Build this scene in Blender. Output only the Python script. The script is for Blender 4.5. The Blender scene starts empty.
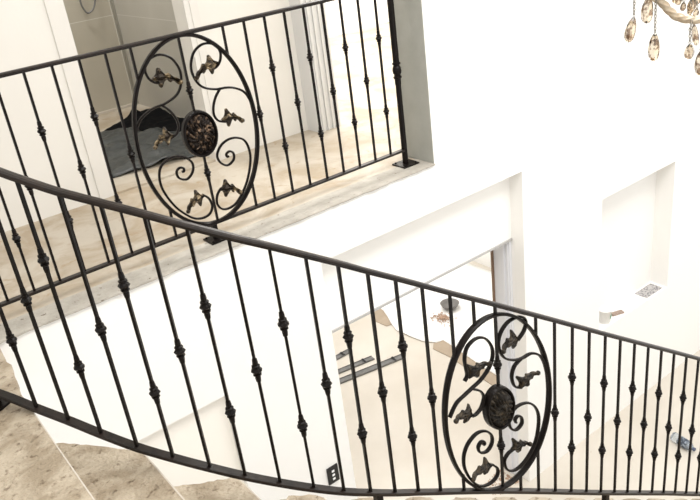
import bpy, bmesh, math, random
from mathutils import Vector, Matrix, noise
random.seed(7)
S = bpy.context.scene
COL = S.collection
PI = math.pi

# ------------------------------------------------------------------ materials
def mat(name, base, rough=0.6, metal=0.0, second=None, scale=4.0, fac=(0.35, 0.7), bump=0.0, bscale=40.0,
        third=None, tscale=30.0, tfac=(0.6, 0.72), trans=0.0, ior=1.45, coat=0.0, spec=0.5, distort=0.0):
    m = bpy.data.materials.new(name); m.use_nodes = True
    nt = m.node_tree; N = nt.nodes; L = nt.links
    b = N['Principled BSDF']
    b.inputs['Base Color'].default_value = (*base, 1)
    b.inputs['Roughness'].default_value = rough
    b.inputs['Metallic'].default_value = metal
    b.inputs['Transmission Weight'].default_value = trans
    b.inputs['IOR'].default_value = ior
    b.inputs['Coat Weight'].default_value = coat
    b.inputs['Specular IOR Level'].default_value = spec
    tc = N.new('ShaderNodeTexCoord')
    def layer(prev, col, sc, f, detail=6):
        n = N.new('ShaderNodeTexNoise'); n.inputs['Scale'].default_value = sc
        n.inputs['Detail'].default_value = detail; n.inputs['Roughness'].default_value = 0.6
        n.inputs['Distortion'].default_value = distort
        L.new(tc.outputs['Object'], n.inputs['Vector'])
        r = N.new('ShaderNodeMapRange'); r.inputs['From Min'].default_value = f[0]; r.inputs['From Max'].default_value = f[1]
        L.new(n.outputs['Fac'], r.inputs['Value'])
        x = N.new('ShaderNodeMix'); x.data_type = 'RGBA'
        L.new(r.outputs['Result'], x.inputs['Factor'])
        if isinstance(prev, tuple): x.inputs['A'].default_value = (*prev, 1)
        else: L.new(prev, x.inputs['A'])
        x.inputs['B'].default_value = (*col, 1)
        return x.outputs['Result']
    cur = base
    if second: cur = layer(cur, second, scale, fac)
    if third: cur = layer(cur, third, tscale, tfac)
    if not isinstance(cur, tuple): L.new(cur, b.inputs['Base Color'])
    if bump > 0:
        n = N.new('ShaderNodeTexNoise'); n.inputs['Scale'].default_value = bscale; n.inputs['Detail'].default_value = 5
        L.new(tc.outputs['Object'], n.inputs['Vector'])
        k = N.new('ShaderNodeBump'); k.inputs['Strength'].default_value = bump; k.inputs['Distance'].default_value = 0.01
        L.new(n.outputs['Fac'], k.inputs['Height']); L.new(k.outputs['Normal'], b.inputs['Normal'])
    return m

M_wall = mat('white_wall_paint', (0.865, 0.85, 0.82), 0.7, second=(0.85, 0.835, 0.805), scale=1.2, bump=0.05, bscale=60)
M_cream = mat('cream_wall_paint', (0.735, 0.71, 0.66), 0.7, second=(0.715, 0.69, 0.64), scale=1.5, bump=0.05)
M_reveal = mat('shaded_reveal', (0.42, 0.42, 0.38), 0.8, second=(0.36, 0.36, 0.32), scale=6, bump=0.1)  # shade on the wall's end face put into a darker grey
M_beige = mat('beige_back_panel', (0.87, 0.83, 0.76), 0.8)
M_jamb = mat('grey_door_frame_paint', (0.75, 0.755, 0.785), 0.5)
M_brown = mat('brown_timber_edge', (0.22, 0.14, 0.09), 0.6)
M_trim = mat('pale_grey_trim', (0.66, 0.655, 0.64), 0.5)
M_panel = mat('warm_white_panel', (0.93, 0.915, 0.88), 0.7)
M_lintel = mat('grey_lintel_line', (0.42, 0.41, 0.40), 0.6)
M_casing = mat('cream_door_casing', (0.70, 0.675, 0.63), 0.5)
M_marble = mat('dusty_beige_marble', (0.375, 0.305, 0.22), 0.5, second=(0.50, 0.45, 0.375), scale=3.2, fac=(0.38, 0.60),
               third=(0.33, 0.23, 0.13), tscale=11.0, tfac=(0.58, 0.76), bump=0.2, bscale=35, distort=0.8)
M_tread = mat('travertine_tread', (0.31, 0.25, 0.175), 0.55, second=(0.47, 0.40, 0.305), scale=7, fac=(0.40, 0.58),
              third=(0.12, 0.08, 0.045), tscale=34, tfac=(0.56, 0.70), bump=1.0, bscale=60, distort=0.5)
M_nose = mat('cut_marble_edge', (0.56, 0.51, 0.44), 0.5)
M_cement = mat('rough_cement', (0.33, 0.305, 0.262), 0.9, second=(0.46, 0.43, 0.38), scale=9, third=(0.12, 0.09, 0.06),
               tscale=34, tfac=(0.62, 0.70), bump=0.5, bscale=50)
M_floor = mat('pale_marble_floor', (0.65, 0.605, 0.535), 0.5, second=(0.58, 0.53, 0.455), scale=1.6, third=(0.50, 0.42, 0.33),
              tscale=14, tfac=(0.68, 0.80), bump=0.05)
M_iron = mat('black_wrought_iron', (0.005, 0.004, 0.0035), 0.30, metal=0.0, second=(0.009, 0.006, 0.005), scale=30, bump=0.15, bscale=120, spec=0.16)
M_rail = mat('bronzed_black_handrail', (0.007, 0.005, 0.004), 0.34, metal=0.0, second=(0.018, 0.011, 0.008), scale=18, bump=0.06, bscale=120, spec=0.34)
M_gold = mat('gold_brushed_leaf', (0.02, 0.014, 0.009), 0.38, metal=0.6, second=(0.30, 0.225, 0.13), scale=30, fac=(0.50, 0.66), bump=0.5, bscale=110)
M_lion = mat('bronze_brushed_relief', (0.012, 0.008, 0.006), 0.3, metal=0.7, second=(0.30, 0.20, 0.13), scale=45, fac=(0.52, 0.70), bump=0.5, bscale=150)
M_leafdark = mat('dark_iron_leaf', (0.012, 0.009, 0.006), 0.4, metal=0.4, second=(0.06, 0.045, 0.028), scale=34, fac=(0.50, 0.62), bump=0.5, bscale=110)
M_cloth = mat('grey_plastic_sheet', (0.035, 0.039, 0.039), 0.45, second=(0.065, 0.07, 0.068), scale=8, bump=0.3)
M_cloth2 = mat('black_cloth', (0.004, 0.004, 0.0045), 0.9, spec=0.1)
M_chrome = mat('brushed_steel', (0.55, 0.54, 0.5), 0.3, metal=1.0)
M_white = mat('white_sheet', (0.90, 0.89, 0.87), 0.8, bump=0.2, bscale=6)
M_patch = mat('brown_patch_color', (0.36, 0.29, 0.215), 0.85, second=(0.43, 0.35, 0.265), scale=6)
M_alu = mat('dark_grey_metal_channel', (0.13, 0.13, 0.125), 0.6, metal=0.0, second=(0.20, 0.195, 0.19), scale=14)
M_bowl = mat('grey_rubber', (0.20, 0.19, 0.18), 0.6)
M_crumb = mat('brown_crumbs', (0.50, 0.36, 0.27), 0.9, second=(0.28, 0.17, 0.11), scale=60)
M_black = mat('black_plastic', (0.012, 0.012, 0.012), 0.35)
M_sock = mat('white_plastic', (0.85, 0.85, 0.85), 0.4)
M_pet = mat('clear_plastic', (0.80, 0.86, 0.92), 0.08, trans=0.85, ior=1.3)
M_label = mat('blue_label', (0.05, 0.065, 0.09), 0.4, second=(0.34, 0.39, 0.45), scale=45, fac=(0.5, 0.6))
M_cap = mat('dark_blue_cap', (0.08, 0.10, 0.16), 0.4)
M_crystal = mat('champagne_crystal', (0.82, 0.70, 0.54), 0.02, trans=1.0, ior=1.6, second=(0.10, 0.05, 0.025), scale=34, fac=(0.49, 0.57))  # brown noise paints the dark room refracted in the crystal
M_glassarm = mat('twisted_champagne_glass', (0.78, 0.68, 0.53), 0.15, trans=0.4, ior=1.45, second=(0.50, 0.38, 0.25), scale=25)
M_chain = mat('dull_silver_chain', (0.22, 0.20, 0.17), 0.35, metal=0.9)
M_green = mat('green_print', (0.15, 0.35, 0.20), 0.5)
M_paper = mat('speckled_paper', (0.50, 0.48, 0.47), 0.8, second=(0.22, 0.21, 0.22), scale=60, fac=(0.48, 0.56))
M_sponge = mat('brown_sponge', (0.25, 0.18, 0.14), 0.9, second=(0.42, 0.33, 0.28), scale=70)

def tile_mat(name, c1, c2, joint, w, h, axes):
    """large wall tiles with thin pale joints; axes picks the two object coordinates"""
    m = bpy.data.materials.new(name); m.use_nodes = True
    nt = m.node_tree; N = nt.nodes; L = nt.links; b = N['Principled BSDF']; b.inputs['Roughness'].default_value = 0.35
    tc = N.new('ShaderNodeTexCoord'); sp = N.new('ShaderNodeSeparateXYZ'); cb = N.new('ShaderNodeCombineXYZ')
    L.new(tc.outputs['Object'], sp.inputs[0]); L.new(sp.outputs[axes[0]], cb.inputs[0]); L.new(sp.outputs[axes[1]], cb.inputs[1])
    br = N.new('ShaderNodeTexBrick'); br.offset = 0.0; br.inputs['Scale'].default_value = 1
    br.inputs['Brick Width'].default_value = w; br.inputs['Row Height'].default_value = h; br.inputs['Brick Width'].default_value = w
    br.inputs['Mortar Size'].default_value = 0.003; br.inputs['Mortar'].default_value = (*joint, 1)
    L.new(cb.outputs[0], br.inputs['Vector'])
    n = N.new('ShaderNodeTexNoise'); n.inputs['Scale'].default_value = 2.2; n.inputs['Detail'].default_value = 8; n.inputs['Distortion'].default_value = 0.8
    L.new(tc.outputs['Object'], n.inputs['Vector'])
    x = N.new('ShaderNodeMix'); x.data_type = 'RGBA'; x.inputs['A'].default_value = (*c1, 1); x.inputs['B'].default_value = (*c2, 1)
    L.new(n.outputs['Fac'], x.inputs['Factor'])
    L.new(x.outputs['Result'], br.inputs['Color1']); L.new(x.outputs['Result'], br.inputs['Color2'])
    L.new(br.outputs['Color'], b.inputs['Base Color'])
    return m
M_tileY = tile_mat('grey_beige_tiles_back', (0.40, 0.365, 0.29), (0.52, 0.48, 0.40), (0.62, 0.60, 0.54), 1.2, 0.77, (0, 2))
M_tileX = tile_mat('grey_beige_tiles_side', (0.44, 0.42, 0.37), (0.56, 0.54, 0.49), (0.62, 0.60, 0.56), 1.3, 0.77, (1, 2))

# ------------------------------------------------------------------ mesh helpers
def obj(name, bm, m, parent=None, smooth=False, recalc=True):
    if recalc: bmesh.ops.recalc_face_normals(bm, faces=bm.faces)
    me = bpy.data.meshes.new(name); bm.to_mesh(me); bm.free()
    if m: me.materials.append(m)
    if smooth:
        for p in me.polygons: p.use_smooth = True
    o = bpy.data.objects.new(name, me); COL.objects.link(o)
    if parent is not None:
        o.parent = parent
        if parent.parent is None: o.matrix_parent_inverse = Matrix.Translation(-Vector(parent.location)) if parent.type == 'EMPTY' else Matrix.Identity(4)
        if parent.type != 'EMPTY': o.matrix_parent_inverse = Matrix.Identity(4)
    return o
def tag(o, label=None, cat=None, group=None, kind=None):
    if label: o['label'] = label
    if cat: o['category'] = cat
    if group: o['group'] = group
    if kind: o['kind'] = kind
    return o
def thing(name, label, cat, loc, group=None):
    o = bpy.data.objects.new(name, None); COL.objects.link(o); o.location = loc; o.empty_display_size = 0.1
    return tag(o, label, cat, group)
def struct(name, bm, m, parent=None):
    o = obj(name, bm, m, parent)
    if parent is None: o['kind'] = 'structure'
    return o
def box(bm, x0, x1, y0, y1, z0, z1, bev=0.0):
    vs = [bm.verts.new(p) for p in ((x0,y0,z0),(x1,y0,z0),(x1,y1,z0),(x0,y1,z0),(x0,y0,z1),(x1,y0,z1),(x1,y1,z1),(x0,y1,z1))]
    fs = [bm.faces.new([vs[i] for i in q]) for q in ((0,3,2,1),(4,5,6,7),(0,1,5,4),(1,2,6,5),(2,3,7,6),(3,0,4,7))]
    if bev > 0:
        es = {e for f in fs for e in f.edges}
        bmesh.ops.bevel(bm, geom=list(es), offset=bev, segments=2, affect='EDGES', profile=0.6)
    return vs
def prism(bm, pts, z0, z1):
    a = [bm.verts.new((p[0], p[1], z0)) for p in pts]; b = [bm.verts.new((p[0], p[1], z1)) for p in pts]
    n = len(pts); bm.faces.new(a[::-1]); bm.faces.new(b)
    for i in range(n): bm.faces.new((a[i], a[(i+1) % n], b[(i+1) % n], b[i]))
def catmull(P, sub=5, closed=False):
    P = [Vector(p) for p in P]; out = []; n = len(P)
    rng = range(n if closed else n-1)
    for i in rng:
        if closed: p0, p1, p2, p3 = P[(i-1) % n], P[i], P[(i+1) % n], P[(i+2) % n]
        else: p0, p1, p2, p3 = P[max(i-1, 0)], P[i], P[i+1], P[min(i+2, n-1)]
        for s in range(sub):
            t = s/sub
            out.append(0.5*((2*p1)+(-p0+p2)*t+(2*p0-5*p1+4*p2-p3)*t*t+(-p0+3*p1-3*p2+p3)*t**3))
    if not closed: out.append(P[-1])
    return out
def sweep(bm, path, prof, ups=None, closed=False, scales=None):
    """prof: list of (side, up); side = tangent x up"""
    n = len(path); rings = []
    for i, p in enumerate(path):
        if closed: t = path[(i+1) % n]-path[(i-1) % n]
        else: t = path[min(i+1, n-1)]-path[max(i-1, 0)]
        t.normalize()
        up = Vector(ups[i]) if isinstance(ups, list) else Vector(ups or (0, 0, 1))
        sd = t.cross(up)
        if sd.length < 1e-6: sd = t.cross(Vector((1, 0, 0)))
        sd.normalize(); u = sd.cross(t).normalized()
        k = scales[i] if scales else 1
        rings.append([bm.verts.new(p+sd*a*k+u*b*k) for a, b in prof])
    m = len(prof)
    for i in range(n if closed else n-1):
        A = rings[i]; B = rings[(i+1) % n]
        for j in range(m): bm.faces.new((A[j], A[(j+1) % m], B[(j+1) % m], B[j]))
    if not closed:
        bm.faces.new(rings[0][::-1]); bm.faces.new(rings[-1])
def circ(r, n=8, ry=None): return [(r*math.cos(2*PI*i/n), (ry or r)*math.sin(2*PI*i/n)) for i in range(n)]
def rect(w, h): return [(-w/2, -h/2), (w/2, -h/2), (w/2, h/2), (-w/2, h/2)]
def lathe(bm, prof, c=(0, 0, 0), n=10, rot=None):
    rings = []
    for r, z in prof:
        ring = []
        for i in range(n):
            a = 2*PI*i/n; v = Vector((r*math.cos(a), r*math.sin(a), z))
            if rot: v = rot @ v
            ring.append(bm.verts.new(v+Vector(c)))
        rings.append(ring)
    for A, B in zip(rings, rings[1:]):
        for i in range(n): bm.faces.new((A[i], A[(i+1) % n], B[(i+1) % n], B[i]))
    bm.faces.new(rings[0][::-1]); bm.faces.new(rings[-1])
def lerp_table(T, x):
    if x <= T[0][0]: return T[0][1]
    for (a, b), (c, d) in zip(T, T[1:]):
        if x <= c: return b+(d-b)*(x-a)/(c-a)
    return T[-1][1]

# ------------------------------------------------------------------ camera
R = [[0.78136352, -0.61213888, -0.12147858], [-0.35412867, -0.27461968, -0.89396696], [0.51387152, 0.74153221, -0.43135372]]
cd = bpy.data.cameras.new('camera'); cam = bpy.data.objects.new('camera', cd); COL.objects.link(cam)
mw = Matrix(((R[0][0], -R[1][0], -R[2][0], 0), (R[0][1], -R[1][1], -R[2][1], 0), (R[0][2], -R[1][2], -R[2][2], 1.5), (0, 0, 0, 1)))
cam.matrix_world = mw
cd.lens = 36*755.09/700; cd.sensor_width = 36; cd.clip_start = 0.02
S.camera = cam
def ray(px, py, t):
    x = (px-350)/755.09; y = (py-250)/755.09
    return Vector([R[0][k]*x+R[1][k]*y+R[2][k] for k in range(3)])*t+Vector((0, 0, 1.5))

# ------------------------------------------------------------------ the setting
FL = -2.93; YW = 3.085; CE = 3.2
# wall with the openings (grid of cells, holes left out)
bm = bmesh.new()
XL, XR = -2.6, 7.2
def hole(x, z):
    if z > 0 and x < 2.81: return 'open'
    if 1.94 < x < 3.565 and z < -0.29: return 'open'
    if 4.435 < x < 5.40 and -1.945 < z < -0.79: return 'niche'
    if 0.40 < x < 1.245 and z < -0.78: return 'niche2'
    return None
xs = [XL, 0.40, 1.245, 1.94, 2.81, 3.565, 4.435, 5.40, XR]
zs = [FL, -1.945, -0.79, -0.78, -0.29, -0.16, 0.0, CE]
for i in range(len(xs)-1):
    for j in range(len(zs)-1):
        cx, cz = (xs[i]+xs[i+1])/2, (zs[j]+zs[j+1])/2
        h = hole(cx, cz)
        if h == 'open': continue
        if cz > -0.16 and cx < 2.81: continue          # the landing slab is built there
        y0 = YW
        if h == 'niche': y0 = YW+0.16
        if h == 'niche2': y0 = YW+0.045
        box(bm, xs[i], xs[i+1], y0, YW+0.275, zs[j], zs[j+1])
bmesh.ops.remove_doubles(bm, verts=bm.verts, dist=1e-5)
wall_h = struct('wall_hall', bm, M_wall)
bm = bmesh.new(); box(bm, 0.402, 1.243, YW+0.035, YW+0.0445, FL+0.002, -0.782); struct('door_2', bm, M_beige)
bm = bmesh.new(); box(bm, 2.811-0.004, 2.811, YW+0.002, YW+0.274, 0.0, CE); struct('reveal_shade_skin', bm, M_reveal)  # thin skin over the wall end, carries the painted shade
# transom panel and door frame inside the lower opening
bm = bmesh.new(); box(bm, 1.94, 3.565, YW+0.11, YW+0.26, -0.80, -0.29); struct('wall_transom', bm, M_panel)
bm = bmesh.new(); box(bm, 1.94, 3.565, YW+0.10, YW+0.265, -0.815, -0.80); struct('lintel_line', bm, M_lintel)  # grey strip along the bottom edge of the panel
bm = bmesh.new()
box(bm, 3.545, 3.564, YW+0.112, YW+0.262, FL, -0.823)
box(bm, 3.533, 3.5455, YW+0.155, YW+0.175, FL, -0.823)
box(bm, 3.538, 3.5455, YW+0.125, YW+0.132, FL, -0.823)
dj = struct('door_1', bm, M_jamb)
bm = bmesh.new(); box(bm, 3.525, 3.564, YW+0.2625, YW+0.273, FL, -0.823); o = obj('door_edge', bm, M_brown, dj); o['label'] = 'thin brown timber edge of the frame'

# upper floor: landing behind the balustrade, landing at the stair head
def ragged(pts, amp, step=0.035, fixed=()):
    out = []
    for i in range(len(pts)-1):
        a, b = Vector(pts[i]), Vector(pts[i+1]); n = max(1, int((b-a).length/step))
        if i in fixed: out.append(tuple(a)); continue
        for k in range(n):
            p = a.lerp(b, k/n)
            if k or i: p += Vector((noise.noise(Vector((p.x*23, p.y*23, 1)))*amp*1.4, noise.noise(Vector((p.x*31, p.y*31, 9)))*amp*1.4))
            out.append((p.x, p.y))
    out.append(pts[-1]); return out
bm = bmesh.new()
prism(bm, [(-2.6, YW+0.10), (2.80, YW+0.10), (2.80, YW+0.274), (7.2, YW+0.274), (7.2, 7.2), (-2.6, 7.2)], -0.16, 0.0)
struct('floor_landing', bm, M_marble)
bm = bmesh.new()
edge = ragged([(0.30, YW-0.012), (1.4, YW-0.012), (2.79, YW-0.012)], 0.007)
prism(bm, edge+[(2.806, YW-0.012), (2.806, YW+0.15), (0.30, YW+0.15)], -0.006, 0.0012)
struct('trim_2', bm, M_cement)
bm = bmesh.new(); box(bm, -2.6, 2.81, YW, YW+0.10, -0.16, -0.0065); struct('wall_slab_edge', bm, M_wall)
bm = bmesh.new()
edge = ragged([(0.325, 3.06), (0.312, 2.81), (0.292, 2.60), (0.289, 2.47)], 0.008)
prism(bm, [(-2.6, YW+0.10), (0.30, YW+0.10), (0.322, 3.072)]+edge+[(0.29, 2.45), (0.29, -1.2), (-2.6, -1.2)], -0.03, 0.0)
struct('floor_stairhead', bm, M_tread)
bm = bmesh.new(); box(bm, 0.2865, 0.2905, -1.2, 2.45, -0.028, 0.0008); struct('trim_6', bm, M_nose)
bm = bmesh.new(); prism(bm, [(-2.6, YW-0.001), (0.27, YW-0.001), (0.25, 2.45), (0.265, -1.2), (-2.6, -1.2)], -0.28, -0.031); struct('wall_stairhead_slab', bm, M_wall)
bm = bmesh.new(); box(bm, -2.6, 7.2, -1.6, YW, FL-0.1, FL); box(bm, -2.6, 7.2, YW, 8.0, FL-0.1, FL); struct('floor', bm, M_floor)

# landing back wall with the bathroom door opening, casing pilaster, bright far room
YB = 4.35
bm = bmesh.new()
box(bm, -2.6, 1.36, YB, YB+0.14, 0.0, CE); box(bm, 2.05, 2.86, YB, YB+0.14, 0.0, CE); box(bm, 1.36, 2.05, YB, YB+0.14, 2.2, CE)
struct('wall_back', bm, M_cream)
bm = bmesh.new()
box(bm, 1.262, 1.27, YB-0.010, YB+0.0, 0, 2.28); box(bm, 1.27, 1.362, YB-0.006, YB, 0, 2.28)
box(bm, 2.05, 2.14, YB-0.018, YB, 0, 2.28); box(bm, 2.085, 2.10, YB-0.024, YB-0.018, 0, 2.28); box(bm, 1.36, 2.05, YB-0.018, YB, 2.2, 2.29)
struct('trim_3', bm, M_casing)
bm = bmesh.new()
box(bm, 2.80, 2.99, YB-0.13, YB+0.14, 0, CE)
for x in (2.835, 2.875, 2.92, 2.955): box(bm, x, x+0.014, YB-0.142, YB-0.13, 0, CE)
struct('wall_pilaster', bm, M_trim)
bm = bmesh.new(); box(bm, 2.86, 2.99, YB+0.14, 7.1, 0, CE); struct('wall_partition', bm, M_wall)
bm = bmesh.new(); box(bm, 2.99, 7.2, 7.1, 7.2, 0, CE); struct('wall_far', bm, M_wall)
bm = bmesh.new(); box(bm, 7.1, 7.2, YW+0.275, 7.1, 0, CE); struct('wall_far_side', bm, M_wall)
# bathroom
bm = bmesh.new(); box(bm, 0.7, 2.53, 6.47, 6.57, 0, CE); struct('wall_bathroom_back', bm, M_tileY)
bm = bmesh.new(); box(bm, 2.43, 2.53, YB+0.14, 6.47, 0, CE); struct('wall_bathroom_right', bm, M_tileX)
bm = bmesh.new(); box(bm, 0.7, 0.8, YB+0.14, 6.47, 0, CE); struct('wall_bathroom_left', bm, M_tileX)
bm = bmesh.new(); box(bm, 1.36, 2.05, YB-0.005, YB+0.145, 0.0, 0.012); struct('trim_5', bm, M_marble)
# ceilings
bm = bmesh.new(); box(bm, -2.6, 7.2, YW, 7.2, CE, CE+0.1); struct('ceiling', bm, M_wall)
bm = bmesh.new(); box(bm, -2.6, 7.2, -1.6, YW, CE, CE+0.1); struct('ceiling_hall', bm, M_wall)
# lower room behind the opening
bm = bmesh.new(); box(bm, 6.07, 6.17, YW+0.275, 8.0, FL, -0.16); struct('wall_lower_right', bm, M_wall)
bm = bmesh.new(); box(bm, 1.5, 1.6, YW+0.275, 8.0, FL, -0.16); struct('wall_lower_left', bm, M_wall)
bm = bmesh.new(); box(bm, 1.6, 6.07, 7.9, 8.0, FL, -0.16); struct('wall_lower_back', bm, M_wall)

# ------------------------------------------------------------------ staircase
EDGE = [(0.27, 2.50), (0.332, 2.464), (0.436, 2.335), (0.536, 2.18), (0.60, 2.135), (0.65, 2.095), (0.759, 2.03), (0.914, 1.967), (1.0, 1.94), (1.25, 1.92),
        (1.5, 1.912), (2.0, 1.895), (2.5, 1.872), (3.0, 1.85), (3.5, 1.828), (4.9, 1.78)]
RUN, RISE, X0 = 0.2455, 0.165, 0.29
stair = thing('staircase', 'white plastered staircase with pitted beige marble treads running down along the iron rail', 'staircase', (2.4, 1.0, FL))
NST = 17
body = bmesh.new()
for k in range(1, NST+1):
    z = -RISE*k; xa = X0+RUN*(k-1)-0.02; xb = X0+RUN*k
    pts = []
    n = 18
    for i in range(n+1):
        x = xa+(xb-xa)*i/n
        y = lerp_table(EDGE, x)
        if k > 2: # rounded outer front corner, slightly bulging edge
            u = i/n; y += 0.018*math.sin(PI*min(1, u*1.15))-0.012
            if u > 0.75: y -= 0.055*((u-0.75)/0.25)**2
        y += noise.noise(Vector((x*37, k*3.1, 0)))*0.012+noise.noise(Vector((x*110, k*3.1, 5)))*0.008
        pts.append((x, y))
    bm = bmesh.new(); prism(bm, pts+[(xb, 0.25), (xa, 0.25)], z-0.03, z)
    t = obj('tread', bm, M_tread, stair)
    bm = bmesh.new(); box(bm, xb-0.003, xb+0.002, 0.25, pts[-1][1]-0.004, z-0.028, z+0.0008); obj('nosing', bm, M_nose, t)
    bm = bmesh.new(); box(bm, xa+0.004, xa+0.018, 0.25, pts[0][1]-0.05, z+0.0005, z+RISE-0.0305); obj('riser', bm, M_nose, stair)
    zb = max(FL+0.001, z-0.35)
    ins = [(min(x, xb-0.012), y-0.03) for x, y in pts]
    prism(body, ins+[(xb-0.012, 0.27), (xa+0.021, 0.27)], zb, z-0.0305)
obj('stringer', body, M_wall, stair)

# ------------------------------------------------------------------ wrought iron rails
RAILPROF = [(a*0.74, b*0.74) for a, b in [(-0.013, -0.010), (0.013, -0.010), (0.013, -0.003), (0.021, 0.000), (0.022, 0.006), (0.017, 0.012), (0.007, 0.015), (-0.007, 0.015), (-0.017, 0.012), (-0.022, 0.006), (-0.021, 0.0), (-0.013, -0.003)]]
def collar_bm(c, rotz):
    bm = bmesh.new(); k = 1.0
    prof = [(a*0.84, b*0.90) for a, b in [(0.0095, -0.046), (0.0115, -0.030), (0.0105, -0.022), (0.0165, -0.019), (0.0165, -0.014), (0.0125, -0.012), (0.0185, -0.006), (0.0225, 0.0), (0.0185, 0.006),
            (0.0125, 0.012), (0.0165, 0.014), (0.0165, 0.019), (0.0105, 0.022), (0.0115, 0.030), (0.0095, 0.046)]]
    lathe(bm, prof, c, 8, Matrix.Rotation(rotz+PI/8, 3, 'Z'))
    return bm
def baluster(root, p, rotz, z0, z1, collars, w=0.0052):
    bm = bmesh.new()
    M = Matrix.Rotation(rotz, 3, 'Z')
    ring = [M @ Vector((a, b, 0)) for a, b in ((-w, -w), (w, -w), (w, w), (-w, w))]
    lo = [bm.verts.new(Vector((p[0], p[1], z0))+v) for v in ring]; hi = [bm.verts.new(Vector((p[0], p[1], z1))+v) for v in ring]
    bm.faces.new(lo[::-1]); bm.faces.new(hi)
    for i in range(4): bm.faces.new((lo[i], lo[(i+1) % 4], hi[(i+1) % 4], hi[i]))
    b = obj('baluster', bm, M_iron, root)
    for zc in collars:
        if z0+0.03 < zc < z1-0.03: obj('collar', collar_bm((p[0], p[1], zc), rotz), M_iron, b, smooth=False)
    return b

# the oval ornament, in its own plane: u along the rail, v up, centre (0, 0)
UC, VC = 1.4725, 0.543
def rel(P): return [(x-UC, z-VC) for x, z in P]
A1 = rel([(1.340, 0.815), (1.312, 0.825), (1.290, 0.850), (1.284, 0.889), (1.311, 0.925), (1.364, 0.936), (1.413, 0.912), (1.440, 0.865), (1.444, 0.821), (1.427, 0.772), (1.396, 0.742),
          (1.340, 0.722), (1.290, 0.717), (1.247, 0.705), (1.200, 0.675), (1.174, 0.625), (1.164, 0.56)])
A2 = rel([(1.318, 0.722), (1.350, 0.690), (1.372, 0.650), (1.379, 0.610), (1.365, 0.578), (1.335, 0.563), (1.315, 0.560)])
SP = rel([(1.346, 0.392), (1.355, 0.392), (1.356, 0.406), (1.337, 0.414), (1.318, 0.399), (1.324, 0.367), (1.362, 0.350), (1.398, 0.377), (1.404, 0.420), (1.365, 0.462), (1.306, 0.473),
          (1.252, 0.450), (1.230, 0.400), (1.234, 0.331), (1.275, 0.235), (1.339, 0.160), (1.390, 0.136), (1.436, 0.143), (1.458, 0.178), (1.448, 0.222), (1.420, 0.250)])
# leaves: (start, tip, bend) for the left half
LEAVES = [((-0.172, 0.296), (-0.040, 0.256), -1), ((-0.128, 0.030), (-0.232, 0.002), 1), ((-0.040, -0.300), (-0.148, -0.345), 1)]
OUT = [(0.00, 0.006), (0.12, 0.010), (0.20, 0.022), (0.25, 0.042), (0.30, 0.050), (0.36, 0.046), (0.40, 0.030), (0.44, 0.018), (0.52, 0.014), (0.58, 0.022), (0.64, 0.024), (0.70, 0.014),
       (0.78, 0.010), (0.88, 0.016), (0.96, 0.017), (1.00, 0.011)]
def leaf_bm(P0, P1, side, frame, seed):
    """an acanthus leaf: lobed outline, ribbed and cupped, with thickness and a rolled tip"""
    rnd = random.Random(seed)
    a = Vector(P0); b = Vector(P1); d = b-a; Ln = d.length; d.normalize(); n = Vector((-d.y, d.x))*side
    bm = bmesh.new(); rows = []
    K = 28; J = 7
    for i in range(K+1):
        t = i/K; w = lerp_table(OUT, t)
        bow = 0.020*math.sin(PI*t)
        cup = 0.012*math.sin(PI*t)+(0.014*(t-0.8)/0.2 if t > 0.8 else 0)
        row = []
        for j in range(J):
            s = j/(J-1)*2-1
            ww = w*(1.0 if s > 0 else 0.80)*(1 if t > 0.06 else 0.6)
            shift = 0.016*abs(s)*w/0.05*(0.6 if s > 0 else -0.8)
            q = a+d*(t*Ln+shift)-n*bow+n*(s*ww)
            dep = cup-0.012*s*s*w/0.05+0.0035*math.cos(s*PI*3)
            row.append((q, dep))
        rows.append(row)
    F = []; B = []
    for row in rows:
        F.append([bm.verts.new(frame(q.x, q.y, -dep-0.003)) for q, dep in row])
        B.append([bm.verts.new(frame(q.x, q.y, -dep+0.003)) for q, dep in row])
    for i in range(K):
        for j in range(J-1):
            bm.faces.new((F[i][j], F[i][j+1], F[i+1][j+1], F[i+1][j])); bm.faces.new((B[i][j], B[i+1][j], B[i+1][j+1], B[i][j+1]))
        bm.faces.new((F[i][0], F[i+1][0], B[i+1][0], B[i][0])); bm.faces.new((F[i][-1], B[i][-1], B[i+1][-1], F[i+1][-1]))
    for i in (0, K):
        for j in range(J-1): bm.faces.new((F[i][j], B[i][j], B[i][j+1], F[i][j+1]))
    # rolled tip
    tip = frame(b.x, b.y, -0.012)
    bmesh.ops.create_uvsphere(bm, u_segments=10, v_segments=7, radius=0.0105, matrix=Matrix.Translation(tip))
    return bm
LOWL = [[(-0.181, 0.17), (-0.166, 0.192), (-0.170, 0.227), (-0.173, 0.271), (-0.156, 0.317), (-0.111, 0.343), (-0.064, 0.334), (-0.032, 0.292), (-0.028, 0.244), (-0.05, 0.197), (-0.094, 0.155), (-0.145, 0.128), (-0.185, 0.108), (-0.232, 0.082), (-0.270, 0.030)],
        [(-0.146, 0.125), (-0.103, 0.102), (-0.086, 0.072), (-0.092, 0.045), (-0.107, 0.017), (-0.132, 0.0), (-0.155, -0.003)],
        [(-0.105, -0.162), (-0.096, -0.158), (-0.101, -0.145), (-0.118, -0.146), (-0.132, -0.168), (-0.121, -0.196), (-0.085, -0.202), (-0.055, -0.171), (-0.056, -0.129), (-0.089, -0.098), (-0.136, -0.094), (-0.184, -0.126), (-0.211, -0.176), (-0.213, -0.237), (-0.188, -0.303), (-0.150, -0.354), (-0.112, -0.376), (-0.068, -0.374), (-0.034, -0.350), (-0.031, -0.314), (-0.056, -0.285)]]
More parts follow.
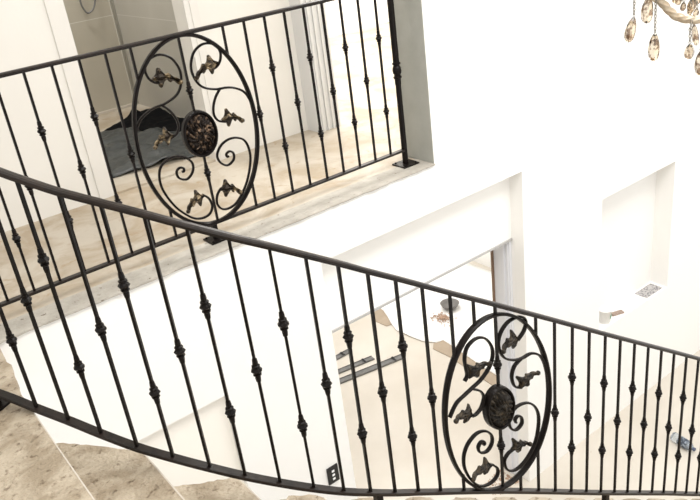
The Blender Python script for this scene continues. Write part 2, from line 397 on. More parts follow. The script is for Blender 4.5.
LOWR = [[(0.108, 0.287), (0.141, 0.319), (0.155, 0.352), (0.147, 0.380), (0.115, 0.392), (0.06, 0.380), (0.018, 0.338), (0.005, 0.285), (0.03, 0.226), (0.081, 0.200), (0.129, 0.197), (0.179, 0.208), (0.225, 0.19), (0.253, 0.147), (0.270, 0.088)],
        [(0.124, 0.196), (0.086, 0.169), (0.070, 0.122), (0.084, 0.073), (0.119, 0.056)],
        [(0.084, -0.111), (0.080, -0.095), (0.095, -0.081), (0.116, -0.093), (0.117, -0.127), (0.083, -0.149), (0.053, -0.128), (0.046, -0.08), (0.084, -0.035), (0.150, -0.029), (0.199, -0.066), (0.218, -0.135), (0.197, -0.246), (0.14, -0.325), (0.075, -0.360), (0.026, -0.342), (0.010, -0.291), (0.032, -0.258), (0.06, -0.247)]]
LOWLEAF = [((-0.160, 0.178), (-0.055, 0.222), -1), ((-0.150, 0.001), (-0.250, 0.012), 1), ((-0.058, -0.282), (-0.182, -0.305), 1),
           ((0.117, 0.293), (0.018, 0.260), 1), ((0.112, 0.054), (0.205, 0.112), -1), ((0.055, -0.248), (0.150, -0.240), -1)]
def ornament(root, frame, leafmat, au=0.309, bv=0.453, fw=0.017, fd=0.032, mr=(0.088, 0.113), mu=0.0):
    """frame(u, v, depth) -> world; depth grows away from the viewer's side"""
    def strip(pts, w, dp, closed=False, name='scroll', parent=root, m=M_iron):
        # flat bar: w in the plane, dp in depth; swept by hand so that it stays in the ornament's plane
        P = catmull([(p[0], p[1], 0) for p in pts], 5, closed)
        bm = bmesh.new(); rings = []; n = len(P)
        for i, p in enumerate(P):
            t = (P[(i+1) % n]-P[(i-1) % n]) if closed else (P[min(i+1, n-1)]-P[max(i-1, 0)])
            t.normalize(); nn = Vector((-t.y, t.x, 0))
            c = 0.25
            rings.append([bm.verts.new(frame(p.x+nn.x*a*w, p.y+nn.y*a*w, b*dp)) for a, b in
                          ((-.5, -.5+c), (-.5+c, -.5), (.5-c, -.5), (.5, -.5+c), (.5, .5-c), (.5-c, .5), (-.5+c, .5), (-.5, .5-c))])
        for i in range(n if closed else n-1):
            A = rings[i]; B = rings[(i+1) % n]
            for j in range(8): bm.faces.new((A[j], A[(j+1) % 8], B[(j+1) % 8], B[j]))
        if not closed: bm.faces.new(rings[0][::-1]); bm.faces.new(rings[-1])
        return obj(name, bm, m, parent)
    ov = [(mu*0.5+au*math.cos(2*PI*i/40), bv*math.sin(2*PI*i/40)) for i in range(40)]
    strip(ov, fw, fd, True, 'oval_frame')
    sd = 0
    if leafmat is M_gold:
        lines = [[(u*q, v) for u, v in pts] for q in (1, -1) for pts in (A1, A2, SP)]
        leaves = [((a[0]*q, a[1]), (b[0]*q, b[1]), e*q) for q in (1, -1) for a, b, e in LEAVES]
    else: lines = LOWL+LOWR; leaves = LOWLEAF
    for pts in lines: strip(pts, 0.0105, 0.016)
    for a, b, e in leaves:
        sd += 1
        o = obj('leaf', leaf_bm(a, b, e, frame, sd), leafmat, root)
        if leafmat is M_gold: o['label'] = 'gold-brushed acanthus leaf'
    # lion medallion: rim, dished plate, relief head
    def disc(rx, ry, prof, n=40):
        bm = bmesh.new(); rings = []
        for k, dep in prof: rings.append([bm.verts.new(frame(mu+rx*k*math.cos(2*PI*i/n), ry*k*math.sin(2*PI*i/n), dep)) for i in range(n)])
        for A, B in zip(rings, rings[1:]):
            for i in range(n): bm.faces.new((A[i], A[(i+1) % n], B[(i+1) % n], B[i]))
        bm.faces.new(rings[0]); bm.faces.new(rings[-1][::-1])
        return bm
    med = obj('medallion', disc(mr[0], mr[1], [(0.80, -0.010), (0.84, -0.013), (0.90, -0.024), (0.97, -0.024), (1.0, -0.014), (1.0, 0.008), (0.9, 0.013)]), M_iron, root, smooth=False)
    # mane: radiating wavy locks around a face with brow, nose, muzzle and eyes
    bm = bmesh.new(); n = 96; RR = 26; rings = []
    def relief(x, y):   # x,y in -1..1 over the medallion
        r = math.hypot(x, y); a = math.atan2(y, x)
        hgt = 0.020*max(0, 1-r*r)**0.6
        mane = max(0, min(1, (r-0.34)/0.12))*max(0, min(1, (1.0-r)/0.12))
        hgt += mane*0.0085*(math.sin(a*17+2.2*math.sin(r*9))+0.5*math.sin(a*29+r*14))
        g = lambda cx, cy, sx, sy: math.exp(-((x-cx)/sx)**2-((y-cy)/sy)**2)
        hgt += 0.013*g(0, 0.02, 0.075, 0.26)+0.012*g(0, -0.20, 0.15, 0.10)+0.009*g(0.15, 0.18, 0.11, 0.06)+0.009*g(-0.15, 0.18, 0.11, 0.06)
        hgt -= 0.010*g(0.14, 0.08, 0.06, 0.05)+0.010*g(-0.14, 0.08, 0.06, 0.05)+0.009*g(0, -0.33, 0.14, 0.04)
        hgt += 0.006*g(0, -0.42, 0.10, 0.06)+0.007*g(0, 0.42, 0.2, 0.10)
        return hgt
    cen = bm.verts.new(frame(mu, 0, -0.012-relief(0, 0)))
    for k in range(1, RR+1):
        r = k/RR
        rings.append([bm.verts.new(frame(mu+mr[0]*0.83*r*math.cos(2*PI*i/n), mr[1]*0.84*r*math.sin(2*PI*i/n), -0.012-(relief(r*math.cos(2*PI*i/n), r*math.sin(2*PI*i/n)) if k < RR else -0.002))) for i in range(n)])
    for i in range(n): bm.faces.new((cen, rings[0][i], rings[0][(i+1) % n]))
    for A, B in zip(rings, rings[1:]):
        for i in range(n): bm.faces.new((A[i], B[i], B[(i+1) % n], A[(i+1) % n]))
    o = obj('lion_head', bm, M_lion if leafmat is M_gold else M_leafdark, med, smooth=True)
    o['label'] = 'relief of a maned lion head'
    return med
def base_plate(root, x, y, z, s, name='base_plate', rz=0):
    bm = bmesh.new(); box(bm, -s/2, s/2, -s/2, s/2, 0, 0.009, 0.002)
    for a in (-1, 1):
        for b in (-1, 1): lathe(bm, [(0.006, 0.009), (0.006, 0.014), (0.003, 0.016)], (a*s*0.36, b*s*0.36, 0), 6)
    bmesh.ops.rotate(bm, verts=bm.verts, cent=(0, 0, 0), matrix=Matrix.Rotation(rz, 3, 'Z')); bmesh.ops.translate(bm, verts=bm.verts, vec=(x, y, z))
    return obj(name, bm, M_iron, root)

# --- upper balustrade along the landing edge
YR = 3.22
up = thing('balustrade', 'straight level wrought iron balustrade on the landing edge, oval panel with gold-brushed leaves', 'railing', (1.47, YR, 0.0))
bm = bmesh.new(); sweep(bm, [Vector((0.21, YR, 1.0)), Vector((2.708, YR, 1.0))], RAILPROF); obj('handrail', bm, M_rail, up)
bm = bmesh.new(); box(bm, 0.21, 2.70, YR-0.015, YR+0.015, 0.083, 0.096, 0.002); obj('bottom_rail', bm, M_rail, up)
def clip(u, z0, z1, cz, au, bv, kk=0.0):
    if abs(u) >= au: return [(z0, z1)]
    h = bv*math.sqrt(1-(u/au)**2); c = cz+kk*u
    return [s for s in ((z0, c-h), (c+h, z1)) if s[1]-s[0] > 0.035]
for k in range(-10, 11):
    x = UC-0.009+0.1140*k if k else UC-0.008
    col = [0.547] if k % 2 else [0.75, 0.348]
    if k == 0: segs = [(0.096, 0.992)]
    elif abs(k) == 1: segs = []
    else: segs = clip(x-UC, 0.096, 0.992, VC, 0.305, 0.462)
    for a, b in segs: baluster(up, (x, YR), 0, a, b, col)
ornament(up, lambda u, v, d: Vector((UC-0.006+u, YR+d, VC+v)), M_gold)
for px_, s in ((2.708, 0.115),):
    bm = bmesh.new()
    lathe(bm, [(0.017, 0.009), (0.017, 0.10), (0.016, 0.47), (0.018, 0.48), (0.018, 1.10), (0.022, 1.105), (0.022, 1.12), (0.012, 1.13)], (px_, YR, 0), 12)
    p = obj('post', bm, M_iron, up)
    bm = bmesh.new(); lathe(bm, [(0.018, -0.046), (0.024, -0.042), (0.024, -0.035), (0.018, -0.031), (0.018, -0.025), (0.0235, -0.016), (0.026, 0), (0.0235, 0.016), (0.018, 0.025), (0.018, 0.031), (0.024, 0.035), (0.024, 0.042), (0.018, 0.046)], (px_, YR, 0.553), 14)
    obj('ball_collar', bm, M_iron, p)
    bm = bmesh.new(); lathe(bm, [(0.010, 0), (0.026, 0.012), (0.034, 0.034), (0.026, 0.056), (0.006, 0.068)], (px_, YR, 1.13), 14); obj('finial', bm, M_iron, p)
    base_plate(up, px_, YR, 0, s)
for xx in (1.437, 0.235):
    bm = bmesh.new(); box(bm, xx-0.013, xx+0.013, YR-0.013, YR+0.013, 0.009, 0.083); obj('support_leg', bm, M_iron, up); base_plate(up, xx, YR, 0, 0.10)

# --- stair balustrade: measured line of the bottom rail (x, y, z)
LP = [(0.207, 2.618, 0.060), (0.248, 2.548, 0.044), (0.303, 2.455, 0.016), (0.369, 2.341, -0.013), (0.434, 2.230, -0.046), (0.506, 2.115, -0.080), (0.584, 2.022, -0.118), (0.667, 1.937, -0.160),
      (0.752, 1.866, -0.207), (0.842, 1.805, -0.257), (0.935, 1.752, -0.308), (1.029, 1.717, -0.364), (1.13, 1.702, -0.428), (1.231, 1.698, -0.496), (1.34, 1.699, -0.568), (1.45, 1.700, -0.642),
      (1.575, 1.703, -0.727), (1.80, 1.699, -0.876), (2.10, 1.682, -1.075), (2.40, 1.664, -1.275), (2.70, 1.651, -1.474), (3.0, 1.636, -1.672), (3.2, 1.622, -1.805), (3.6, 1.60, -2.07), (4.05, 1.575, -2.37)]
HR = 0.905
def lift(x): return 0.014*max(0.0, min(1.0, (0.50-x)/0.15))
path = catmull(LP, 4)
def at_x(x):
    for a, b in zip(path, path[1:]):
        if a.x <= x <= b.x:
            t = (x-a.x)/max(1e-9, b.x-a.x); return a.lerp(b, t), math.atan2(b.y-a.y, b.x-a.x)
    return path[-1].copy(), math.atan2(-0.05, 1)
low = thing('stair_balustrade', 'curved sloping wrought iron balustrade beside the stairs, oval panel with plain dark leaves', 'railing', (1.8, 1.70, -1.2))
bm = bmesh.new(); sweep(bm, [p+Vector((0, 0, HR+0.006+lift(p.x))) for p in path], RAILPROF); obj('handrail', bm, M_rail, low)
bm = bmesh.new(); sweep(bm, [p+Vector((0, 0, -0.004)) for p in path], [(-0.016, -0.006), (0.016, -0.006), (0.016, 0.005), (0.0145, 0.0065), (-0.0145, 0.0065), (-0.016, 0.005)]); obj('bottom_rail', bm, M_rail, low)
AU, BV, KK, LU, LV = 0.289, 0.425, -0.25, 1.798, -0.430
def lframe(u, v, d):
    p, _ = at_x(LU+u)
    t = Vector((-0.045, 1, 0))
    return Vector((LU+u, p.y, LV+v+KK*u))+t*d
idx = [(0.303, 0), (0.369, 1), (0.434, 0), (0.506, 1), (0.584, 0), (0.667, 1), (0.752, 0), (0.842, 1), (0.935, 0), (1.029, 1), (1.128, 0), (1.231, 1), (1.339, 0), (1.449, 1), (1.575, 0)]
idx = [(x, 1-s) for x, s in idx]   # 1 = two collars
idx += [(1.686, 0), (1.794, 2), (1.900, 0)]+[(1.794+0.1072*k, 1 if k % 2 == 0 else 0) for k in range(2, 21)]
for x, s in idx:
    p, rz = at_x(x)
    col = [p.z+0.650+lift(x), p.z+0.262+lift(x)] if s else [p.z+0.446+lift(x)+0.014*max(0.0, min(1.0, 1.4-x))]
    z0, z1 = p.z, p.z+HR+lift(x)
    if s == 2: segs = [(z0, z1)]; col = [LV+0.20, LV-0.20]
    else: segs = clip(x-LU, z0, z1, LV, AU, BV, KK)
    for a, b in segs: baluster(low, (p.x, p.y), rz, a, b, col, 0.0048)
ornament(low, lframe, M_leafdark, AU, BV, 0.014, 0.026, (0.076, 0.106), -0.014)
p0 = path[0]
bm = bmesh.new(); box(bm, p0.x-0.014, p0.x+0.014, p0.y-0.014, p0.y+0.014, 0.009, p0.z+HR+0.012, 0.002); obj('post', bm, M_iron, low)
base_plate(low, p0.x, p0.y, 0, 0.10, rz=-1.05)
for px_ in (1.155, 2.475, 3.70):
    p, rz = at_x(px_)
    k = math.ceil((px_-X0)/RUN); zt = -RISE*k
    bm = bmesh.new(); box(bm, p.x-0.013, p.x+0.013, p.y-0.013, p.y+0.013, zt+0.009, p.z-0.008); obj('support_leg', bm, M_iron, low); base_plate(low, p.x, p.y, zt, 0.09)

# ------------------------------------------------------------------ things in the bathroom
def cloth(outline, name, m, z0, amp, seed, label, cat, peak=None, fine=0.035, parent=None):
    bm = bmesh.new()
    vs = [bm.verts.new((x, y, 0)) for x, y in outline]; bm.faces.new(vs)
    bmesh.ops.triangulate(bm, faces=bm.faces)
    for _ in range(5):
        es = [e for e in bm.edges if e.calc_length() > fine*1.6]
        if not es: break
        bmesh.ops.subdivide_edges(bm, edges=es, cuts=1, use_grid_fill=False); bmesh.ops.triangulate(bm, faces=bm.faces)
    for v in bm.verts:
        q = Vector((v.co.x*3.5, v.co.y*3.5, seed)); d = min(((v.co.x-x)**2+(v.co.y-y)**2)**0.5 for x, y in outline)
        h = abs(noise.noise(q))*0.6+abs(noise.noise(q*2.7))*0.4
        z = z0+amp*h*(0.35+min(1, d/0.12)*0.65)
        if peak: z += peak(v.co.x, v.co.y)
        v.co.z = z
    ex = bmesh.ops.extrude_face_region(bm, geom=list(bm.faces))
    for v in ex['geom']:
        if isinstance(v, bmesh.types.BMVert): v.co.z += 0.004
    o = obj(name, bm, m, parent, smooth=True)
    if parent is None: tag(o, label, cat)
    return o
pl = [(1.47, 4.66), (1.72, 4.62), (2.02, 4.55), (2.20, 4.58), (2.33, 4.8), (2.24, 5.0), (2.17, 5.28), (2.04, 5.52), (2.0, 5.76), (1.86, 5.80), (1.74, 5.74), (1.55, 5.75), (1.46, 5.5), (1.42, 5.0)]
cloth(pl, 'plastic_sheet', M_cloth, 0.002, 0.11, 3.3, 'crumpled dark grey plastic sheet on the bathroom floor, in front of the black cloth', 'sheet')
pk = [(2.02, 5.62), (2.06, 5.55), (2.19, 5.30), (2.25, 5.02), (2.30, 4.95), (2.41, 5.1), (2.415, 5.6), (2.415, 6.1), (2.30, 6.14), (2.24, 6.05), (2.05, 5.98), (1.86, 5.84), (1.88, 5.78), (2.02, 5.80)]
cloth(pk, 'black_cloth', M_cloth2, 0.002, 0.07, 8.1, 'black cloth heaped on the bathroom floor against the tiled wall', 'cloth', peak=lambda x, y: 0.07*math.exp(-((x-2.22)/0.05)**2-((y-6.06)/0.08)**2), fine=0.025)
# shower: steel corner profile, hose loop, shower curb
bm = bmesh.new(); box(bm, 2.405, 2.43, 6.445, 6.47, 0.0, 2.3); tag(obj('corner_profile', bm, M_chrome), 'thin upright metal profile in the corner of the tiled bathroom', 'trim')
bm = bmesh.new(); box(bm, 0.8, 2.405, 6.445, 6.47, 0.0, 0.018); struct('baseboard_bathroom', bm, M_nose)
def onY(px, py, Y):
    d = ray(px, py, 1)-Vector((0, 0, 1.5)); return Vector((0, 0, 1.5))+d*(Y/d.y)
hp = [onY(x, y, 6.40) for x, y in ((77, -40), (78, -15), (80, 0), (83, 8), (88, 13), (93, 9), (95, 0), (92, -15), (88, -40))]
hs = thing('shower_hose', 'thin shower hose looping down in front of the tiled bathroom wall', 'shower hose', tuple(hp[0]))
bm = bmesh.new(); sweep(bm, catmull(hp, 6), circ(0.0075, 8), ups=(0, 1, 0)); obj('hose', bm, M_alu, hs, smooth=True)
mid = (hp[0]+hp[-1])/2
bm = bmesh.new(); box(bm, hp[0].x-0.03, hp[-1].x+0.03, 6.385, 6.47, hp[0].z-0.02, hp[0].z+0.05, 0.008); obj('mixer', bm, M_chrome, hs)

# ------------------------------------------------------------------ lower room: sheet, cardboard, crumbs, bowl, metal channels
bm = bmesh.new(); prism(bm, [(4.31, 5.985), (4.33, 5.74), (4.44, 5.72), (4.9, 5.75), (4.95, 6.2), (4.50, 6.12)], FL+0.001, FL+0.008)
tag(obj('brown_patch', bm, M_patch), 'brown cardboard corner showing past the far left edge of the white sheet', 'patch')  # flat brown slab on the floor, partly under the white layer
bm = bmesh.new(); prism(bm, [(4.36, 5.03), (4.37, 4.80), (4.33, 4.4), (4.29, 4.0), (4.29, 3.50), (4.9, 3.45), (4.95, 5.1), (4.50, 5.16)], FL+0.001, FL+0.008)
tag(obj('brown_patch', bm, M_patch), 'long brown cardboard strip along the near edge of the white sheet, by the door frame', 'patch')  # second flat brown slab, along the white layer's edge
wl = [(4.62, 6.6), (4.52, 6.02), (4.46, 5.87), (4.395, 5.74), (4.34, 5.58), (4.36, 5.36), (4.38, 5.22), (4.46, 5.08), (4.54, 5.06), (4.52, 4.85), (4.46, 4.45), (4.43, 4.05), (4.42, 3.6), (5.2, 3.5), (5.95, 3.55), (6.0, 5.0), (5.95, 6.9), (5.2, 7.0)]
cloth(wl, 'white_floor_sheet', M_white, FL+0.009, 0.008, 5.5, 'white dust sheet spread over the lower room floor, scattered with brown crumbs', 'dust sheet', fine=0.12)  # thin white layer with an irregular outline over the floor
def bowl(x, y, z, r):
    bm = bmesh.new()
    prof = [(0.35*r, 0.0), (0.55*r, 0.01*r), (0.85*r, 0.30*r), (1.0*r, 0.62*r), (1.03*r, 0.62*r), (0.95*r, 0.60*r), (0.80*r, 0.34*r), (0.5*r, 0.06*r), (0.05*r, 0.05*r)]
    lathe(bm, prof, (x, y, z), 24); return bm
tag(obj('plaster_bowl', bowl(5.04, 5.46, FL+0.024, 0.105), M_bowl, smooth=True), 'small round grey mixing bowl on the white dust sheet beside brown crumbs', 'bowl')
bm = bmesh.new(); rr = random.Random(4)
for i in range(240):
    a = rr.random()*2*PI; q = abs(rr.gauss(0, 1)); x = 4.83+math.cos(a)*q*0.06; y = 5.37+math.sin(a)*q*0.085; s = rr.uniform(0.004, 0.013)
    if math.hypot(x-5.04, y-5.46) < 0.13: continue
    bmesh.ops.create_icosphere(bm, subdivisions=1, radius=s, matrix=Matrix.Translation((x, y, FL+0.0245+s*0.8)) @ Matrix.Diagonal((1, rr.uniform(.5, 1), rr.uniform(.4, .8), 1)))
tag(obj('plaster_crumbs', bm, M_crumb), 'scattered brown crumbs on the white dust sheet in front of the grey bowl', 'debris', kind='stuff')
bm = bmesh.new()
for i in range(120):
    x = 3.50-rr.random()**2*0.3; y = YW+0.05+rr.random()*0.2; s = rr.uniform(0.003, 0.010)
    bmesh.ops.create_icosphere(bm, subdivisions=1, radius=s, matrix=Matrix.Translation((x, y, FL+s*0.6)))
tag(obj('plaster_rubble', bm, M_crumb), 'fine brown rubble on the floor at the foot of the door frame', 'debris', kind='stuff')
def channel(a, b, w, label):
    a = Vector(a); b = Vector(b); Ln = (b-a).length; rz = math.atan2(b.y-a.y, b.x-a.x)
    t = thing('metal_channel', label, 'metal channel', (a.x, a.y, FL), 'metal channels on the lower room floor')
    bm = bmesh.new(); bmx = [(-w/2, 0), (w/2, 0), (w/2, 0.018), (w/2-0.004, 0.018), (w/2-0.004, 0.010), (-w/2+0.004, 0.010), (-w/2+0.004, 0.018), (-w/2, 0.018)]
    sweep(bm, [Vector((0, 0, 0.001)), Vector((Ln, 0, 0.001))], bmx); 
    M = Matrix.Translation((a.x, a.y, FL)) @ Matrix.Rotation(rz, 4, 'Z'); bmesh.ops.transform(bm, matrix=M, verts=bm.verts)
    obj('channel', bm, M_alu, t)
    bm = bmesh.new(); box(bm, Ln-0.12, Ln-0.10, -w/2-0.003, w/2+0.003, 0.0195, 0.024); bmesh.ops.transform(bm, matrix=M, verts=bm.verts); obj('clip', bm, M_black, t)
channel((2.75, 5.42), (4.06, 5.16), 0.075, 'longest dark grey metal channel on the floor, nearest the viewer')
channel((2.95, 5.53), (3.83, 5.375), 0.065, 'middle one of three dark grey metal channels on the floor')
channel((3.20, 5.66), (3.76, 5.665), 0.065, 'shortest dark grey metal channel on the floor, farthest of the three')

# ------------------------------------------------------------------ wall socket, niche items, bottle
ws = thing('wall_socket', 'black socket plate with white dots low on the white wall', 'socket', (1.788, YW, -1.735))
bm = bmesh.new(); box(bm, 1.748, 1.828, YW-0.010, YW, -1.735, -1.612, 0.002); obj('plate', bm, M_black, ws)
for z in (-1.645, -1.674, -1.703):
    bm = bmesh.new(); box(bm, 1.779, 1.797, YW-0.013, YW-0.0102, z-0.007, z+0.007); obj('button', bm, M_sock, ws)
t = thing('paper_cup', 'white cup with a green mark at the left end of the wall niche', 'cup', (4.60, YW+0.062, -1.945))
bm = bmesh.new(); lathe(bm, [(0.042, 0), (0.052, 0.115), (0.055, 0.115), (0.055, 0.120), (0.048, 0.120), (0.040, 0.006), (0.005, 0.005)], (4.60, YW+0.062, -1.945), 20); obj('cup_body', bm, M_wall, t, smooth=True)
bm = bmesh.new(); lathe(bm, [(0.0485, 0.045), (0.0510, 0.075)], (4.60, YW+0.062, -1.945), 20)
bmesh.ops.delete(bm, geom=[f for f in bm.faces if f.calc_center_median().y > YW+0.045 or abs(f.calc_center_median().z+1.945-0.06) > 0.014 or f.calc_center_median().x < 4.595], context='FACES')
ex = bmesh.ops.extrude_face_region(bm, geom=list(bm.faces))
for v in ex['geom']:
    if isinstance(v, bmesh.types.BMVert): v.co.y -= 0.001
o = obj('mark', bm, M_green, t); o['label'] = 'green printed mark'
bm = bmesh.new(); box(bm, -0.055, 0.055, -0.022, 0.022, 0, 0.014, 0.003); bmesh.ops.transform(bm, matrix=Matrix.Translation((4.765, YW+0.06, -1.945)) @ Matrix.Rotation(-0.35, 4, 'Z'), verts=bm.verts)
tag(obj('sponge', bm, M_sponge), 'small flat brown sponge in the wall niche beside the white cup', 'sponge')
bm = bmesh.new(); box(bm, 5.13, 5.36, YW+0.02, YW+0.135, -1.945, -1.939, 0.001); tag(obj('folded_paper', bm, M_paper), 'grey speckled paper lying at the right end of the wall niche', 'paper')
bt = thing('plastic_bottle', 'clear plastic bottle with a blue label lying on the hall floor', 'bottle', (4.75, 2.50, FL))
def lathe_axis(prof, n, m, name, parent, a, d):
    bm = bmesh.new(); rot = Vector((0, 0, 1)).rotation_difference(Vector(d).normalized()).to_matrix(); lathe(bm, [(q, z*0.82) for q, z in prof], a, n, rot); return obj(name, bm, m, parent, smooth=True)
ba = Vector((4.752, 2.575, FL+0.040)); bd = (-0.035, -0.20, 0)
lathe_axis([(0.024, 0), (0.035, 0.004), (0.0385, 0.02), (0.038, 0.07), (0.036, 0.08), (0.0385, 0.09), (0.0385, 0.18), (0.033, 0.21), (0.017, 0.235), (0.0135, 0.245)], 20, M_pet, 'bottle_body', bt, ba, bd)
lathe_axis([(0.0392, 0.085), (0.0392, 0.180)], 20, M_label, 'bottle_label', bt, ba, bd)
lathe_axis([(0.015, 0.243), (0.0155, 0.262), (0.014, 0.264)], 14, M_cap, 'bottle_cap', bt, ba, bd)

# ------------------------------------------------------------------ chandelier
T = 2.7
cc = ray(738, 6, T); UPV = Vector((0, 0, 1))
ch = thing('chandelier', 'champagne glass chandelier with crystal drops hanging from the hall ceiling', 'chandelier', tuple(cc))
eL = ray(650, 6, T)-cc; eL.z = 0; eL.normalize()
def cp(r, z, ang=0): return cc+(Matrix.Rotation(ang, 3, 'Z') @ eL)*r+UPV*z
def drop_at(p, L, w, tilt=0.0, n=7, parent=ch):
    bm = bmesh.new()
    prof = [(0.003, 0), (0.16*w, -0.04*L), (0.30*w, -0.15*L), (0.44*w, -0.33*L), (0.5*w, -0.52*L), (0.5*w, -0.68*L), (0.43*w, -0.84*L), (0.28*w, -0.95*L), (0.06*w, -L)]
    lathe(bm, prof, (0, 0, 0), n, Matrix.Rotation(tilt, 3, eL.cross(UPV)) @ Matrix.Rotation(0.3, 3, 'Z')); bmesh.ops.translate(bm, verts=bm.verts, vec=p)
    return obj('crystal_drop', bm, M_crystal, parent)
def chain(a, b):
    bm = bmesh.new(); a = Vector(a); b = Vector(b); n = max(2, int((a-b).length/0.0105))
    for i in range(n):
        c = a.lerp(b, (i+0.5)/n)
        s = Vector((1, 0, 0)) if i % 2 else Vector((0, 1, 0))
        sweep(bm, [c+s*0.0042*math.cos(q*PI/4)+UPV*0.0075*math.sin(q*PI/4) for q in range(8)], circ(0.0016, 5), ups=tuple(s.cross(UPV)), closed=True)
    return obj('chain', bm, M_chain, ch)
def arm(ang):
    P = [(0.01, -0.02), (0.06, -0.034), (0.12, -0.032), (0.17, -0.026), (0.215, -0.010), (0.25, 0.022), (0.28, 0.06), (0.30, 0.11)]
    pts = catmull([cp(r, z, ang) for r, z in P], 8)
    bm = bmesh.new(); n = len(pts); rings = []
    side = (Matrix.Rotation(ang, 3, 'Z') @ eL).cross(UPV)
    for i, p in enumerate(pts):
        t = (pts[min(i+1, n-1)]-pts[max(i-1, 0)]).normalized(); u = side.cross(t)
        ring = []
        for j in range(15):
            a = 2*PI*j/15+i*0.22; r = 0.0120+0.0036*math.cos(j*2*PI/3)
            ring.append(bm.verts.new(p+side*r*math.cos(a)+u*r*math.sin(a)))
        rings.append(ring)
    for A, B in zip(rings, rings[1:]):
        for j in range(15): bm.faces.new((A[j], A[(j+1) % 15], B[(j+1) % 15], B[j]))
    bm.faces.new(rings[0][::-1]); bm.faces.new(rings[-1])
    a = obj('arm', bm, M_glassarm, ch, smooth=True)
    bm = bmesh.new(); lathe(bm, [(0.012, 0.095), (0.05, 0.105), (0.060, 0.122), (0.056, 0.122), (0.02, 0.112), (0.018, 0.15), (0.013, 0.15)], (cp(0.30, 0, ang).x, cp(0.30, 0, ang).y, cc.z), 16); obj('bobeche', bm, M_glassarm, a)
    bm = bmesh.new(); lathe(bm, [(0.011, 0.15), (0.011, 0.24), (0.004, 0.25)], (cp(0.30, 0, ang).x, cp(0.30, 0, ang).y, cc.z), 12); obj('candle_tube', bm, M_sock, a)
for k in range(4): arm(k*PI/2)
bm = bmesh.new()
lathe(bm, [(0.01, -0.13), (0.03, -0.11), (0.045, -0.08), (0.06, -0.05), (0.03, -0.03), (0.02, 0.03), (0.045, 0.09), (0.03, 0.16), (0.015, 0.20), (0.02, 0.25), (0.05, 0.30), (0.03, 0.36), (0.012, 0.40)], cc, 16)
obj('column', bm, M_glassarm, ch, smooth=True)
bm = bmesh.new(); lathe(bm, [(0.006, 0.38), (0.006, CE-cc.z-0.03)], cc, 8); obj('hanging_rod', bm, M_chain, ch)
bm = bmesh.new(); lathe(bm, [(0.02, -0.05), (0.06, -0.03), (0.07, 0.0)], (cc.x, cc.y, CE), 20); obj('canopy', bm, M_chain, ch)
# drops and chains in the photo's places
K = T/755.09
def pp(x, y, dt=0.0): return ray(x, y, T+dt)
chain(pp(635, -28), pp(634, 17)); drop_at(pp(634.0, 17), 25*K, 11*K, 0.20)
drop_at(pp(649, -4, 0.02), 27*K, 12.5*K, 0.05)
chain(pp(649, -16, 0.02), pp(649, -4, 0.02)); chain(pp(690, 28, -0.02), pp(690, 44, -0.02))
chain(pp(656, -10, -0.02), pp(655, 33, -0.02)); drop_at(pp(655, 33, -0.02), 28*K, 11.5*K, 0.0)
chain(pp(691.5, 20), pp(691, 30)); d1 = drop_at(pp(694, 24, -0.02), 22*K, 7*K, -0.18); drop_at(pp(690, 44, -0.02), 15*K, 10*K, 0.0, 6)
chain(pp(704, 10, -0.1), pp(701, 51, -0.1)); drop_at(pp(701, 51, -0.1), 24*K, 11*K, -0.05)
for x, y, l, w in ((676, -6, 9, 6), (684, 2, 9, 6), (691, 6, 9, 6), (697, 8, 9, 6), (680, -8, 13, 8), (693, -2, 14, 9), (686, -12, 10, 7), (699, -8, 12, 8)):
    drop_at(pp(x, y, 0.05), l*K, w*K, 0.1, 6); chain(pp(x, y-16, 0.05), pp(x, y, 0.05))
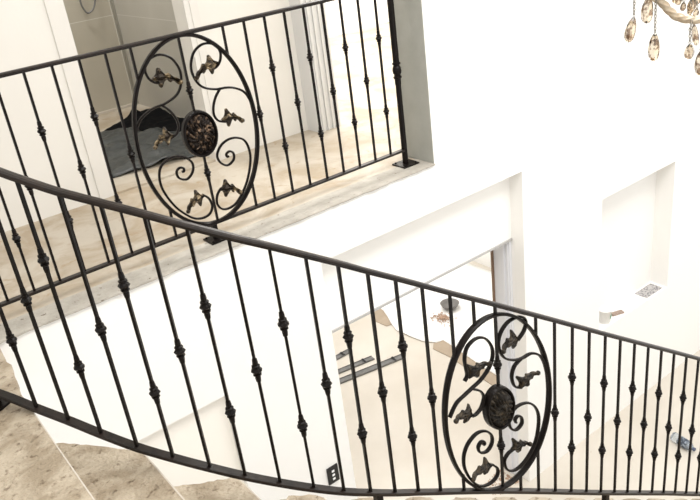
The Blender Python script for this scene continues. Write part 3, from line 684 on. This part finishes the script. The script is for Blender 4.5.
# leaf-shaped glass spur beside the left drops
P = catmull([pp(640, -22), pp(648, -8), pp(657, 2), pp(668, 9.5)], 6); n = len(P)
bm = bmesh.new(); sweep(bm, P, circ(0.016, 10, 0.009), ups=(0, 0, 1), scales=[max(0.08, math.sin(PI*min(0.98, (0.25+0.75*i/(n-1))))) for i in range(n)]); obj('glass_spur', bm, M_glassarm, ch, smooth=True)
bm = bmesh.new()
bmesh.ops.create_uvsphere(bm, u_segments=8, v_segments=6, radius=0.012, matrix=Matrix.Translation(pp(640, -22)))
sweep(bm, catmull([pp(640, -22), pp(655, -40), pp(680, -48), pp(715, -40), pp(737, -20)], 6), circ(0.006, 8), ups=(0, 1, 0)); obj('upper_arm', bm, M_glassarm, ch, smooth=True)

# ------------------------------------------------------------------ light
w = bpy.data.worlds.new('world'); S.world = w; w.use_nodes = True
bg = w.node_tree.nodes['Background']; bg.inputs['Color'].default_value = (1.0, 0.995, 0.98, 1); bg.inputs['Strength'].default_value = 1.28
def area(name, loc, rot, sx, sy, power, col=(1, 0.99, 0.975)):
    l = bpy.data.lights.new(name, 'AREA'); l.shape = 'RECTANGLE'; l.size = sx; l.size_y = sy; l.energy = power; l.color = col
    o = bpy.data.objects.new(name, l); COL.objects.link(o); o.location = loc; o.rotation_euler = rot; return o
area('far_room_light', (5.2, 5.4, CE-0.05), (0, 0, 0), 2.5, 2.2, 215)  # unseen ceiling panel, stands in for the far room's window
area('lower_room_light', (4.3, 5.6, -0.2), (0, 0, 0), 2.5, 2.5, 88)  # out-of-view panel in place of the lower room's window light
area('landing_fill', (0.6, 3.8, CE-0.05), (0, 0, 0), 2.0, 0.6, 9)  # unseen panel added to lift the landing floor and cream wall
area('bathroom_fill', (1.6, 5.5, CE-0.05), (0, 0, 0), 0.6, 0.6, 48)  # unseen panel added to brighten the tiled walls
area('hall_fill', (3.2, 1.0, CE-0.05), (0, 0, 0), 5.2, 1.8, 240)  # unseen panel added as fill for the hall floor and wall
S.view_settings.view_transform = 'Standard'; S.view_settings.look = 'None'; S.view_settings.gamma = 1; S.view_settings.use_curve_mapping = False
S.view_settings.exposure = 0.04
